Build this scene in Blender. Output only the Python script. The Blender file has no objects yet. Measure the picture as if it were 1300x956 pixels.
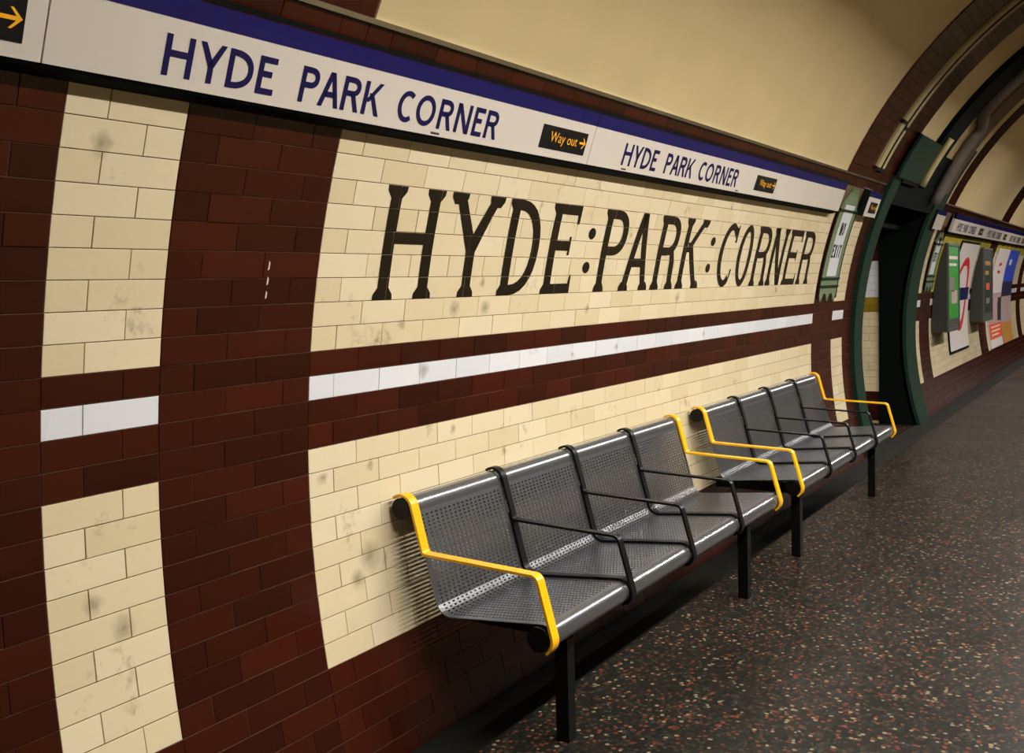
import bpy, bmesh, math, random
from mathutils import Vector, Matrix

random.seed(7)
C = bpy.context.scene.collection
SC = bpy.context.scene

# ------------------------------------------------------------------ camera
# x runs along the platform, +y is the tiled wall, z is up from the platform floor.
H, L, KC = 0.078, 0.22555, 7.604          # tile course, tile length (m), course at axis height
R, ZA = 3.2369, 0.96                      # tunnel radius, axis height above the floor
RK = R / H
CAM = Vector((-2.2868, 0.98454, ZA + 0.60845))
FPX = 1270.5
yaw, pitch, roll = math.radians(32.80635), math.radians(-3.10874), math.radians(-1.44411)
fw = Vector((math.cos(yaw)*math.cos(pitch), math.sin(yaw)*math.cos(pitch), math.sin(pitch)))
r0 = Vector((math.sin(yaw), -math.cos(yaw), 0)); u0 = r0.cross(fw)
rt = r0*math.cos(roll) + u0*math.sin(roll); up = -r0*math.sin(roll) + u0*math.cos(roll)
cd = bpy.data.cameras.new('camera'); cam = bpy.data.objects.new('camera', cd); C.objects.link(cam)
cd.sensor_fit = 'HORIZONTAL'; cd.sensor_width = 36; cd.lens = FPX/1300*36
cd.shift_y = -45/1300                      # the photograph sits in the upper 866 of 956 rows
cd.clip_start = 0.02; cd.clip_end = 200
m = Matrix((rt, up, -fw)).transposed().to_4x4(); m.translation = CAM; cam.matrix_world = m
SC.camera = cam
def proj(p):
    d = Vector(p) - CAM; w = d.dot(fw)
    if w < 0.05: return None
    return 650 + FPX*d.dot(rt)/w, 433 - FPX*d.dot(up)/w

# ------------------------------------------------------------------ world, exposure, platform lamps
w = bpy.data.worlds.new('world'); SC.world = w; w.use_nodes = True
w.node_tree.nodes['Background'].inputs[0].default_value = (0.6, 0.65, 0.6, 1)
w.node_tree.nodes['Background'].inputs[1].default_value = 0.0
vs = SC.view_settings
vs.view_transform = 'Standard'; vs.look = 'None'; vs.gamma = 1; vs.use_curve_mapping = False
vs.exposure = 0.0
LAMP_X = [-0.1, 1.95, 4.0, 7.1, 11.0, 15.4, 20.2, 26.0]
LAMP_Y, LAMP_Z, LAMP_TILT = 0.60, 3.16, math.radians(14)
LAMP_W, LAMP_COL = 121.0, (1.0, 0.96, 0.90)

# ------------------------------------------------------------------ helpers
def s2l(c):
    return tuple(((v/255)/12.92 if v/255 <= 0.04045 else ((v/255+0.055)/1.055)**2.4) for v in c) + (1.0,)

def mesh(name, V, F, smooth=False):
    me = bpy.data.meshes.new(name); me.from_pydata([tuple(v) for v in V], [], F); me.update()
    if smooth:
        for p in me.polygons: p.use_smooth = True
    return me
def obj(name, me, mat=None, parent=None):
    o = bpy.data.objects.new(name, me); C.objects.link(o)
    if mat is not None and me is not None and len(me.materials) == 0: me.materials.append(mat)
    if parent is not None: o.parent = parent
    return o
def tag(o, label=None, cat=None, group=None, kind=None):
    if label: o['label'] = label
    if cat: o['category'] = cat
    if group: o['group'] = group
    if kind: o['kind'] = kind
    return o
def empty(name, loc=(0, 0, 0)):
    o = bpy.data.objects.new(name, None); C.objects.link(o); o.location = loc; o.empty_display_size = 0.05
    return o
def child(name, V, F, mat, parent, smooth=False, label=None, kind=None):
    """mesh given in world coordinates, stored relative to its (unrotated) parent"""
    p = parent.location if parent is not None else Vector((0, 0, 0))
    gp = parent.parent.location if (parent is not None and parent.parent is not None) else Vector((0, 0, 0))
    off = Vector(p) + Vector(gp)
    o = obj(name, mesh(name, [Vector(v) - off for v in V], F, smooth), mat, parent)
    if label: o['label'] = label
    if kind: o['kind'] = kind
    return o

class MB:
    def __init__(s): s.V = []; s.F = []
    def add(s, V, F):
        n = len(s.V); s.V += [tuple(v) for v in V]; s.F += [tuple(i+n for i in f) for f in F]; return s
    def box(s, x0, x1, y0, y1, z0, z1):
        V = [(x, y, z) for x in (x0, x1) for y in (y0, y1) for z in (z0, z1)]
        return s.add(V, [(0,1,3,2),(4,6,7,5),(0,4,5,1),(2,3,7,6),(0,2,6,4),(1,5,7,3)])

def th(k): return (k - KC)/RK
def W(x, k, d=0.0):
    t = th(k); r = R - d
    return (x, r*math.cos(t), ZA + r*math.sin(t))
def arcbox(x0, x1, k0, k1, d0, d1, n=None):
    n = n or max(2, int(abs(k1-k0)/1.2)); V = []; F = []
    for i in range(n+1):
        k = k0 + (k1-k0)*i/n
        V += [W(x0, k, d0), W(x1, k, d0), W(x1, k, d1), W(x0, k, d1)]
    for i in range(n):
        a = 4*i; b = a+4
        F += [(a+3, a+2, b+2, b+3), (a, b, b+1, a+1), (a+1, b+1, b+2, a+2), (a, a+3, b+3, b)]
    F += [(0, 1, 2, 3), (4*n+3, 4*n+2, 4*n+1, 4*n)]
    return V, F
def arcsheet(x0, x1, k0, k1, d, n=None, nx=1):
    n = n or max(2, int(abs(k1-k0)/1.0)); V = []; F = []
    for i in range(n+1):
        for j in range(nx+1): V.append(W(x0 + (x1-x0)*j/nx, k0 + (k1-k0)*i/n, d))
    for i in range(n):
        for j in range(nx):
            a = i*(nx+1)+j; F.append((a, a+1, a+nx+2, a+nx+1))
    return V, F
def tube(path, r, n=8):
    P = [Vector(p) for p in path]; V = []; F = []; prev = None
    for i, p in enumerate(P):
        t = (P[min(i+1, len(P)-1)] - P[max(i-1, 0)]).normalized()
        if prev is None:
            a = Vector((1, 0, 0)) if abs(t.x) < 0.8 else Vector((0, 0, 1))
            nrm = (a - t*a.dot(t)).normalized()
        else: nrm = (prev - t*prev.dot(t)).normalized()
        prev = nrm; b = t.cross(nrm)
        for j in range(n):
            a = 2*math.pi*j/n; V.append(p + nrm*math.cos(a)*r + b*math.sin(a)*r)
    for i in range(len(P)-1):
        for j in range(n):
            F.append((i*n+j, i*n+(j+1) % n, (i+1)*n+(j+1) % n, (i+1)*n+j))
    F.append(tuple(reversed(range(n)))); F.append(tuple(range((len(P)-1)*n, len(P)*n)))
    return V, F
def fillet(P, rad, n=6):
    out = [P[0]]
    for i in range(1, len(P)-1):
        a, b, c = Vector(P[i-1]), Vector(P[i]), Vector(P[i+1]); r = rad[i-1]
        u = (a-b).normalized(); v = (c-b).normalized()
        ang = math.acos(max(-1, min(1, u.dot(v)))); d = r/math.tan(ang/2)
        cen = b + (u+v).normalized()*(r/math.sin(ang/2)); s, e = b+u*d-cen, b+v*d-cen
        a0 = math.atan2(s.y, s.x); a1 = math.atan2(e.y, e.x)
        while a1-a0 > math.pi: a1 -= 2*math.pi
        while a1-a0 < -math.pi: a1 += 2*math.pi
        out += [tuple(cen + Vector((math.cos(a0+(a1-a0)*j/n), math.sin(a0+(a1-a0)*j/n)))*r) for j in range(n+1)]
    return out + [P[-1]]
def ribbon(path, x0, x1, t0, t1):
    """flat bar: a (y,z) path swept over x0..x1, from t0 to t1 along the path normal"""
    n = len(path); V = []; F = []
    for i in range(n):
        a = Vector(path[max(i-1, 0)]); b = Vector(path[min(i+1, n-1)]); d = (b-a).normalized(); nn = Vector((d.y, -d.x))
        p = Vector(path[i]); q0 = p+nn*t0; q1 = p+nn*t1
        V += [(x0, q0.x, q0.y), (x1, q0.x, q0.y), (x1, q1.x, q1.y), (x0, q1.x, q1.y)]
    for i in range(n-1):
        a = 4*i; b = a+4
        F += [(a, b, b+1, a+1), (a+3, a+2, b+2, b+3), (a+1, b+1, b+2, a+2), (a, a+3, b+3, b)]
    F += [(0, 1, 2, 3), (4*n-1, 4*n-2, 4*n-3, 4*n-4)]
    return V, F

# ------------------------------------------------------------------ materials
def newmat(name):
    m = bpy.data.materials.new(name); m.use_nodes = True
    nt = m.node_tree; return m, nt, nt.nodes['Principled BSDF']
def node(nt, t, **kw):
    n = nt.nodes.new(t)
    for k, v in kw.items(): setattr(n, k, v)
    return n
def plain(name, rgb, rough=0.5, metal=0.0, noise=0.12, scale=25, bump=0.0, spec=0.5):
    m, nt, b = newmat(name)
    b.inputs['Roughness'].default_value = rough; b.inputs['Metallic'].default_value = metal
    b.inputs['Specular IOR Level'].default_value = spec
    geo = node(nt, 'ShaderNodeNewGeometry'); nz = node(nt, 'ShaderNodeTexNoise')
    nz.inputs['Scale'].default_value = scale; nz.inputs['Detail'].default_value = 4
    nt.links.new(geo.outputs['Position'], nz.inputs['Vector'])
    mx = node(nt, 'ShaderNodeMix', data_type='RGBA'); c = s2l(rgb)
    mx.inputs[6].default_value = tuple(v*(1-noise) for v in c[:3])+(1,)
    mx.inputs[7].default_value = tuple(min(1, v*(1+noise)) for v in c[:3])+(1,)
    nt.links.new(nz.outputs['Fac'], mx.inputs[0]); nt.links.new(mx.outputs[2], b.inputs['Base Color'])
    if bump:
        bp = node(nt, 'ShaderNodeBump'); bp.inputs['Strength'].default_value = bump; bp.inputs['Distance'].default_value = 0.003
        nt.links.new(nz.outputs['Fac'], bp.inputs['Height']); nt.links.new(bp.outputs[0], b.inputs['Normal'])
    return m
SMUDGES = [(-3.46, 5.48, 0.028), (-3.1, 4.42, 0.034), (3.31, 14.45, 0.03), (4.22, 14.44, 0.03), (4.03, 15.73, 0.02), (2.6, 11.63, 0.03), (0.86, 3.07, 0.035), (1.17, 3.87, 0.05), (0.28, 7.71, 0.022), (4.99, 6.79, 0.02), (2.17, 4.82, 0.04), (6.02, 1.16, 0.03), (5.47, 10.93, 0.014), (7.51, 11.36, 0.014), (9.44, 11.47, 0.018), (14.47, 11.49, 0.016), (1.96, 13.86, 0.02), (7.95, 14.01, 0.02), (12.53, 14.37, 0.03), (20.0, 14.57, 0.025), (1.3, 7.78, 0.016), (3.43, 8.52, 0.018), (-3.52, 20.24, 0.03)]   # hand and bench scuffs: (tile, course, radius)
def tilemat(name, c0, c1, dirt, rough=0.16, stain=0.5, spec=0.5, scuffs=False):
    """glazed tile: one tone per tile between c0 and c1, grime in blotches, wavy glaze"""
    m, nt, b = newmat(name)
    oi = node(nt, 'ShaderNodeObjectInfo'); geo = node(nt, 'ShaderNodeNewGeometry')
    ad = node(nt, 'ShaderNodeMath', operation='ADD'); fr = node(nt, 'ShaderNodeMath', operation='FRACT')
    nt.links.new(oi.outputs['Random'], ad.inputs[0]); nt.links.new(geo.outputs['Random Per Island'], ad.inputs[1]); nt.links.new(ad.outputs[0], fr.inputs[0])
    mx = node(nt, 'ShaderNodeMix', data_type='RGBA'); mx.inputs[6].default_value = s2l(c0); mx.inputs[7].default_value = s2l(c1)
    nt.links.new(fr.outputs[0], mx.inputs[0])
    n1 = node(nt, 'ShaderNodeTexNoise'); n1.inputs['Scale'].default_value = 5.5; n1.inputs['Detail'].default_value = 7; n1.inputs['Roughness'].default_value = 0.68
    n2 = node(nt, 'ShaderNodeTexNoise'); n2.inputs['Scale'].default_value = 38; n2.inputs['Detail'].default_value = 3
    for n in (n1, n2): nt.links.new(geo.outputs['Position'], n.inputs['Vector'])
    r1 = node(nt, 'ShaderNodeMapRange'); r1.inputs[1].default_value = 0.60; r1.inputs[2].default_value = 0.80
    r2 = node(nt, 'ShaderNodeMapRange'); r2.inputs[1].default_value = 0.35; r2.inputs[2].default_value = 0.75
    nt.links.new(n1.outputs['Fac'], r1.inputs[0]); nt.links.new(n2.outputs['Fac'], r2.inputs[0])
    mu = node(nt, 'ShaderNodeMath', operation='MULTIPLY'); nt.links.new(r1.outputs[0], mu.inputs[0]); nt.links.new(r2.outputs[0], mu.inputs[1])
    sc = node(nt, 'ShaderNodeMath', operation='MULTIPLY'); sc.inputs[1].default_value = stain*2.2; sc.use_clamp = True; nt.links.new(mu.outputs[0], sc.inputs[0])
    last = sc.outputs[0]
    if scuffs:
        wv = node(nt, 'ShaderNodeVectorMath', operation='MULTIPLY_ADD'); wv.inputs[1].default_value = (0.035, 0.035, 0.035)
        nt.links.new(n2.outputs['Color'], wv.inputs[0]); nt.links.new(geo.outputs['Position'], wv.inputs[2])
        acc = None
        for u, k, rr in SMUDGES:
            ds = node(nt, 'ShaderNodeVectorMath', operation='DISTANCE'); ds.inputs[1].default_value = Vector(W(u*L, k)) + Vector((0.0175, 0.0175, 0.0175))
            nt.links.new(wv.outputs[0], ds.inputs[0])
            mr = node(nt, 'ShaderNodeMapRange'); mr.inputs[1].default_value = 0.0; mr.inputs[2].default_value = rr*1.25; mr.inputs[3].default_value = 1.0; mr.inputs[4].default_value = 0.0
            nt.links.new(ds.outputs['Value'], mr.inputs[0])
            if acc is None: acc = mr.outputs[0]
            else:
                mm = node(nt, 'ShaderNodeMath', operation='MAXIMUM'); nt.links.new(acc, mm.inputs[0]); nt.links.new(mr.outputs[0], mm.inputs[1]); acc = mm.outputs[0]
        q = node(nt, 'ShaderNodeMath', operation='MULTIPLY'); q.inputs[1].default_value = 0.62; nt.links.new(acc, q.inputs[0])
        mm = node(nt, 'ShaderNodeMath', operation='MAXIMUM'); nt.links.new(last, mm.inputs[0]); nt.links.new(q.outputs[0], mm.inputs[1]); last = mm.outputs[0]
    m2 = node(nt, 'ShaderNodeMix', data_type='RGBA'); m2.inputs[7].default_value = s2l(dirt)
    nt.links.new(last, m2.inputs[0]); nt.links.new(mx.outputs[2], m2.inputs[6]); nt.links.new(m2.outputs[2], b.inputs['Base Color'])
    b.inputs['Roughness'].default_value = rough; b.inputs['Specular IOR Level'].default_value = spec
    n3 = node(nt, 'ShaderNodeTexNoise'); n3.inputs['Scale'].default_value = 14; n3.inputs['Detail'].default_value = 2
    nt.links.new(geo.outputs['Position'], n3.inputs['Vector'])
    bp = node(nt, 'ShaderNodeBump'); bp.inputs['Strength'].default_value = 0.25; bp.inputs['Distance'].default_value = 0.004
    nt.links.new(n3.outputs['Fac'], bp.inputs['Height']); nt.links.new(bp.outputs[0], b.inputs['Normal'])
    return m
def emit(name, rgb, s):
    m, nt, b = newmat(name); b.inputs['Base Color'].default_value = s2l(rgb)
    b.inputs['Emission Color'].default_value = s2l(rgb); b.inputs['Emission Strength'].default_value = s
    return m
def terrazzo():
    m, nt, b = newmat('terrazzo'); geo = node(nt, 'ShaderNodeNewGeometry')
    v = node(nt, 'ShaderNodeTexVoronoi'); v.inputs['Scale'].default_value = 62; nt.links.new(geo.outputs['Position'], v.inputs['Vector'])
    sep = node(nt, 'ShaderNodeSeparateColor'); nt.links.new(v.outputs['Color'], sep.inputs[0])
    cr = node(nt, 'ShaderNodeValToRGB'); e = cr.color_ramp; e.interpolation = 'CONSTANT'
    stops = [(0, (18, 18, 15)), (0.26, (40, 38, 31)), (0.48, (56, 50, 41)), (0.62, (84, 44, 28)), (0.72, (26, 25, 21)), (0.87, (124, 110, 84)), (0.93, (104, 54, 34))]
    e.elements[0].position = 0; e.elements[0].color = s2l(stops[0][1]); e.elements[1].position = stops[1][0]; e.elements[1].color = s2l(stops[1][1])
    for p, c in stops[2:]: q = e.elements.new(p); q.color = s2l(c)
    nt.links.new(sep.outputs[0], cr.inputs[0])
    rg = node(nt, 'ShaderNodeMapRange'); rg.inputs[1].default_value = 0.46; rg.inputs[2].default_value = 0.60
    nt.links.new(v.outputs['Distance'], rg.inputs[0])
    mx = node(nt, 'ShaderNodeMix', data_type='RGBA'); mx.inputs[7].default_value = s2l((27, 26, 21))
    nt.links.new(rg.outputs[0], mx.inputs[0]); nt.links.new(cr.outputs[0], mx.inputs[6])
    nz = node(nt, 'ShaderNodeTexNoise'); nz.inputs['Scale'].default_value = 1.6; nz.inputs['Detail'].default_value = 5
    nt.links.new(geo.outputs['Position'], nz.inputs['Vector'])
    m2 = node(nt, 'ShaderNodeMix', data_type='RGBA', blend_type='MULTIPLY'); m2.inputs[0].default_value = 1
    r2 = node(nt, 'ShaderNodeMapRange'); r2.inputs[1].default_value = 0.3; r2.inputs[2].default_value = 0.7; r2.inputs[3].default_value = 0.78; r2.inputs[4].default_value = 1.0
    nt.links.new(nz.outputs['Fac'], r2.inputs[0]); nt.links.new(mx.outputs[2], m2.inputs[6]); nt.links.new(r2.outputs[0], m2.inputs[7])
    nt.links.new(m2.outputs[2], b.inputs['Base Color'])
    b.inputs['Specular IOR Level'].default_value = 0.16
    r3 = node(nt, 'ShaderNodeMapRange'); r3.inputs[3].default_value = 0.36; r3.inputs[4].default_value = 0.6
    nt.links.new(nz.outputs['Fac'], r3.inputs[0]); nt.links.new(r3.outputs[0], b.inputs['Roughness'])
    return m

M = dict(
    cream=tilemat('cream_glaze', (227, 212, 178), (216, 199, 160), (96, 84, 54), stain=0.75, scuffs=True),
    white=tilemat('white_glaze', (228, 228, 230), (214, 216, 220), (110, 96, 84), stain=0.55, scuffs=True),
    brown=tilemat('brown_glaze', (64, 21, 9), (46, 14, 6), (30, 10, 6), rough=0.22, stain=0.4, spec=0.32),
    ochre=tilemat('ochre_glaze', (150, 124, 30), (128, 104, 24), (70, 60, 20)),
    yellowtile=tilemat('yellow_green_glaze', (206, 186, 62), (176, 164, 72), (90, 84, 30)),
    grout=plain('dark_grout', (92, 66, 42), 0.9),
    plaster=plain('cream_plaster', (198, 177, 129), 0.75, noise=0.10, scale=3, bump=0.15),
    floor=terrazzo(),
    border=plain('dark_floor_border', (32, 31, 27), 0.8, noise=0.3, scale=60, spec=0.15),
    black=plain('black_paint', (10, 10, 10), 0.42, noise=0.1, spec=0.22),
    letter=plain('black_glaze', (24, 16, 12), 0.18, noise=0.15),
    signwhite=plain('white_enamel', (212, 202, 190), 0.28, noise=0.03, scale=2),
    blue=plain('blue_enamel', (15, 13, 84), 0.25, noise=0.05),
    navy=plain('navy_enamel', (13, 11, 70), 0.25, noise=0.05),
    amber=plain('amber_print', (250, 176, 24), 0.4, noise=0.04),
    green=plain('dark_green_paint', (12, 44, 30), 0.42, noise=0.15, scale=8, spec=0.25),
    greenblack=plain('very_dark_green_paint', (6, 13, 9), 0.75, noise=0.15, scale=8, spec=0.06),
    palegreen=tilemat('pale_green_glaze', (128, 146, 112), (104, 124, 92), (60, 70, 50)),
    steel=plain('grey_metallic_paint', (142, 144, 148), 0.22, metal=0.85, noise=0.05, scale=6),
    steelperf=plain('grey_perforated_sheet', (116, 118, 122), 0.36, metal=0.85, noise=0.05, scale=6),
    yellow=plain('yellow_paint', (246, 182, 14), 0.32, noise=0.05),
    grey=plain('grey_conduit', (108, 100, 92), 0.6),
    conduit=plain('cream_conduit', (176, 160, 112), 0.55),
    chrome=plain('metal_strip', (200, 196, 190), 0.25, metal=1.0),
    track=plain('sooty_track', (34, 31, 28), 0.9),
    greyside=plain('charcoal_panel', (44, 46, 42), 0.55),
    paper=plain('poster_paper', (214, 204, 200), 0.4, noise=0.04, scale=4),
    pgreen=plain('poster_green', (44, 140, 44), 0.4, noise=0.25, scale=9),
    pred=plain('poster_red', (206, 22, 38), 0.4, noise=0.05),
    pdark=plain('poster_dark', (30, 42, 34), 0.4, noise=0.6, scale=9),
    pblue=plain('poster_blue', (40, 70, 190), 0.4, noise=0.15),
    pnavy=plain('poster_navy', (22, 24, 60), 0.4, noise=0.2),
    ppink=plain('poster_mauve', (176, 150, 146), 0.4, noise=0.3, scale=7),
    porange=plain('poster_orange', (226, 88, 44), 0.4, noise=0.05),
    ptan=plain('poster_tan', (188, 132, 52), 0.4, noise=0.1),
    frame=plain('grey_frame', (92, 94, 92), 0.4, metal=0.5),
)

# ------------------------------------------------------------------ structure: shell
XA, XB = -12.0, 40.0
OP0, OP1 = 6.95, 8.82                       # passage opening along x
KF, KT = -4.9, 26.1                         # floor and ceiling course on the wall
KO = 24.6                                   # head of the opening
GD = -0.003                                 # grout bed lies behind the tile faces
mb = MB()
mb.add(*arcsheet(XA, OP0, KF-1, KT, GD)); mb.add(*arcsheet(OP0, OP1, KO, KT, GD)); mb.add(*arcsheet(OP1, XB, KF-1, KT, GD))
wall = obj('wall_left', mesh('wall_left', mb.V, mb.F, True), M['grout'])
tag(wall, 'curved platform wall tiled in cream and brown courses with painted name', kind='structure')
KTOP2 = KC + RK*(math.pi - th(KT))          # mirror of the wall top on the track side
ceil = obj('ceiling', mesh('ceiling', *arcsheet(XA, XB, KT, KTOP2, 0.0, n=60, nx=8), True), M['plaster'])
tag(ceil, 'cream plaster barrel vault over the platform', kind='structure')
KTR = KC + RK*(math.pi + 0.78)
wr = obj('wall_right', mesh('wall_right', *arcsheet(XA, XB, KTOP2, KTR, 0.0, n=24, nx=4), True), M['plaster'])
tag(wr, 'curved track side wall of the tunnel', kind='structure')
FE = -0.25                                  # platform edge
mb = MB().box(XA, XB, FE, 3.12, -0.12, 0.0)
fl = obj('floor', mesh('floor', mb.V, mb.F), M['floor']); tag(fl, 'speckled brown terrazzo platform floor', kind='structure')
mb = MB().box(XA, XB, 2.90, 3.12, -0.02, 0.004)
child('border_strip', mb.V, mb.F, M['border'], fl)  # darker strip of floor along the foot of the wall
zt = ZA - R*math.sin(0.78)
mb = MB().box(XA, XB, -2.4, FE+0.02, zt-0.1, zt+0.02)
tag(obj('floor_track', mesh('floor_track', mb.V, mb.F), M['track']), 'sooty track bed beyond the platform edge', kind='structure')
mb = MB().box(XA, XB, FE, FE+0.1, zt, -0.12)
tag(obj('wall_platform_edge', mesh('wall_platform_edge', mb.V, mb.F), M['track']), 'dark face below the platform edge', kind='structure')
for nm, x in (('wall_back', XA), ('wall_front', XB)):
    V = [(x, 0, ZA)] + [(x, (R+0.02)*math.cos(2*math.pi*i/48), ZA+(R+0.02)*math.sin(2*math.pi*i/48)) for i in range(48)]
    tag(obj(nm, mesh(nm, V, [(0, i+1, (i+1) % 48+1) for i in range(48)]), M['track']), 'dark end of the station tunnel', kind='structure')

# ------------------------------------------------------------------ tiles
JT = 0.0022
_tm = {}
def tileVF(w, h, t=0.008, b=0.0010):
    x, y = w/2, h/2; xi, yi = x-b, y-b
    V = [(-x,-y,-t),(x,-y,-t),(x,y,-t),(-x,y,-t),(-x,-y,-b),(x,-y,-b),(x,y,-b),(-x,y,-b),(-xi,-yi,0),(xi,-yi,0),(xi,yi,0),(-xi,yi,0)]
    F = [(8,9,10,11)]
    for i in range(4):
        j = (i+1) % 4; F += [(i, j, j+4, i+4), (i+4, j+4, j+8, i+8)]
    return V, F
def tilemesh(w, h, mat):
    key = (round(w, 3), round(h, 3), mat)
    if key not in _tm:
        me = mesh(mat+'_tile', *tileVF(w, h)); me.materials.append(M[mat]); _tm[key] = me
    return _tm[key]
def tmatrix(x, k, jit=0.0):
    t = th(k)
    m = Matrix.Rotation(t + math.pi/2 + random.uniform(-1, 1)*0.006*jit, 4, 'X') @ Matrix.Rotation(random.uniform(-1, 1)*0.004*jit, 4, 'Y')
    m.translation = Vector(W(x, k, random.uniform(-0.0006, 0.0006)*jit)); return m
def panel(r):
    if r < 0 or r in (9, 10, 12): return 'brown'
    if r == 11: return 'white'
    return 'brown' if r >= 25 else 'cream'
def brown(r): return 'brown'
def panel2(r): return 'yellowtile' if r in (20, 21, 22) else panel(r)
SEG = [(-9, -6.5, panel), (-6.5, -4, brown), (-4, -2.5, panel), (-2.5, 0, brown), (0, 24.33, panel), (24.33, 26.83, brown),
       (26.83, 28.33, panel), (28.33, 29.6, brown), (41.4, 43.0, panel), (43.0, 45.6, brown), (45.6, 46.2, lambda r: 'yellowtile' if 13 <= r < 23 else panel(r)),
       (46.2, 62.8, panel2), (62.8, 66.2, brown), (66.2, 84, panel2), (84, 87, brown), (87, 104, panel2), (104, 107, brown), (107, 124, panel2)]
ROWS = list(range(-5, 23)) + [25]
def joints(a, b, r):
    off = 0.5 if r % 2 else 0.0
    n = math.ceil(a-off+1e-6); js = [a]
    while n+off < b-1e-6: js.append(n+off); n += 1
    js.append(b)
    i = 1
    while i < len(js)-1:                    # no slivers
        if js[i]-js[i-1] < 0.2 or js[i+1]-js[i] < 0.2: js.pop(i)
        else: i += 1
    return js
tiles = {}                                  # material -> list of (area, u0, u1, row)
for a, b, fn in SEG:
    for r in ROWS:
        js = joints(a, b, r)
        for u, v in zip(js, js[1:]):
            c = fn(r); P = [proj(W(x*L, k)) for x, k in ((u, r), (v, r), (v, r+1), (u, r+1))]
            ar = 0
            if all(P):
                cx, cy = sum(p[0] for p in P)/4, sum(p[1] for p in P)/4
                if -30 < cx < 1330 and -30 < cy < 980:
                    ar = abs(sum(P[i][0]*P[(i+1) % 4][1]-P[(i+1) % 4][0]*P[i][1] for i in range(4)))/2
            tiles.setdefault(c, []).append((ar, u, v, r))
def lay(parent, mat, lst, kmap, limit=300):
    lst.sort(reverse=True); mb = MB()
    n = 0
    for ar, u, v, r in lst:
        k0, k1 = kmap(r); w_, h_ = (v-u)*L-JT, (k1-k0)*H-JT
        mt = tmatrix((u+v)/2*L, (k0+k1)/2, 1.0)
        if n < limit and ar > 55:
            o = obj(mat+'_tile', tilemesh(w_, h_, mat), None, parent); o.matrix_local = mt; n += 1
        else:
            V, F = tileVF(w_, h_); mb.add([mt @ Vector(p) for p in V], F)
    if mb.V:
        o = obj(mat+'_tiles', mesh(mat+'_tiles', mb.V, mb.F), M[mat], parent); o['kind'] = 'stuff'
for c, lst in tiles.items(): lay(wall, c, lst, lambda r: (r, r+1))
# brown tiled rings over the vault
rings = [(-2.5, 0.0, 62), (23.75, 26.6, 62), (27.9, 30.15, 62), (26.6, 27.9, 27), (42.6, 44.4, 62), (62.8, 66.2, 62), (84, 87, 62)]
rt_ = []
for a, b, ke in rings:
    for r in range(26, ke):
        js = joints(a, b, r)
        for u, v in zip(js, js[1:]):
            P = proj(W((u+v)/2*L, r+0.6)); ar = 0
            if P and -20 < P[0] < 1320 and -20 < P[1] < 980:
                q = [proj(W(x*L, k)) for x, k in ((u, r), (v, r), (v, r+1), (u, r+1))]
                ar = abs(sum(q[i][0]*q[(i+1) % 4][1]-q[(i+1) % 4][0]*q[i][1] for i in range(4)))/2
            rt_.append((ar, u, v, r))
_d = W
def lay_ring(lst):
    lst.sort(reverse=True); mb = MB(); n = 0
    for ar, u, v, r in lst:
        mt = tmatrix((u+v)/2*L, r+0.62, 1.0); t = th(r+0.62)
        mt.translation += Vector((0, -math.cos(t), -math.sin(t)))*0.010
        w_, h_ = (v-u)*L-JT, H-JT
        if n < 260 and ar > 70:
            o = obj('brown_tile', tilemesh(w_, h_, 'brown'), None, ceil); o.matrix_local = mt; n += 1
        else:
            V, F = tileVF(w_, h_, t=0.012); mb.add([mt @ Vector(p) for p in V], F)
    obj('brown_tiles', mesh('brown_ring_tiles', mb.V, mb.F), M['brown'], ceil)['kind'] = 'stuff'
lay_ring(rt_)
for a, b, ke in rings:                      # dark bed under each ring, and its shadow gap
    child('ring_bed', *arcbox((a-0.06)*L, (b+0.06)*L, 26.1, ke+0.1, -0.01, 0.0035, n=30), M['grout'], ceil)
# slim metal strip between the brown course and the vault
tr = obj('trim_1', mesh('trim_1', *arcbox(XA, OP0-0.3, 26.02, 26.22, -0.01, 0.012)), M['chrome']); tag(tr, 'slim metal strip under the vault', kind='structure')
tr = obj('trim_2', mesh('trim_2', *arcbox(OP1+0.6, XB, 26.02, 26.22, -0.01, 0.012)), M['grout']); tag(tr, 'dark strip under the far vault', kind='structure')

# ------------------------------------------------------------------ letters
def quad(a, b, c, d): return [a, b, c, d]
def rect(x0, x1, y0, y1): return [(x0, y0), (x1, y0), (x1, y1), (x0, y1)]
def bar(x0, y0, x1, y1, t):                 # diagonal with horizontal ends; x is the left edge
    return [(x0, y0), (x0+t, y0), (x1+t, y1), (x1, y1)]
def arc(cx, cy, rx, ry, a0, a1, tx, ty, n=14, e=1.0):
    out = []
    f = lambda rx, ry, a: (cx + rx*math.copysign(abs(math.cos(a))**e, math.cos(a)), cy + ry*math.copysign(abs(math.sin(a))**e, math.sin(a)))
    for i in range(n):
        p, q = math.radians(a0+(a1-a0)*i/n), math.radians(a0+(a1-a0)*(i+1)/n)
        A, B, c_, D = f(rx, ry, p), f(rx, ry, q), f(rx-tx, ry-ty, q), f(rx-tx, ry-ty, p)
        out.append([D, A, B, c_] if a1 > a0 else [c_, B, A, D])
    return out
def serif(x0, x1, y, s, hgt, ext):          # flared slab at a stem end; s=+1 bottom, -1 top
    e = ext
    sl = [(x0-e, y), (x1+e, y), (x1+e*0.9, y+s*hgt*0.45), (x0-e*0.9, y+s*hgt*0.45)]
    tp = [(x0-e*0.9, y+s*hgt*0.45), (x1+e*0.9, y+s*hgt*0.45), (x1, y+s*hgt), (x0, y+s*hgt)]
    return [sl, tp] if s > 0 else [sl[::-1], tp[::-1]]
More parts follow.
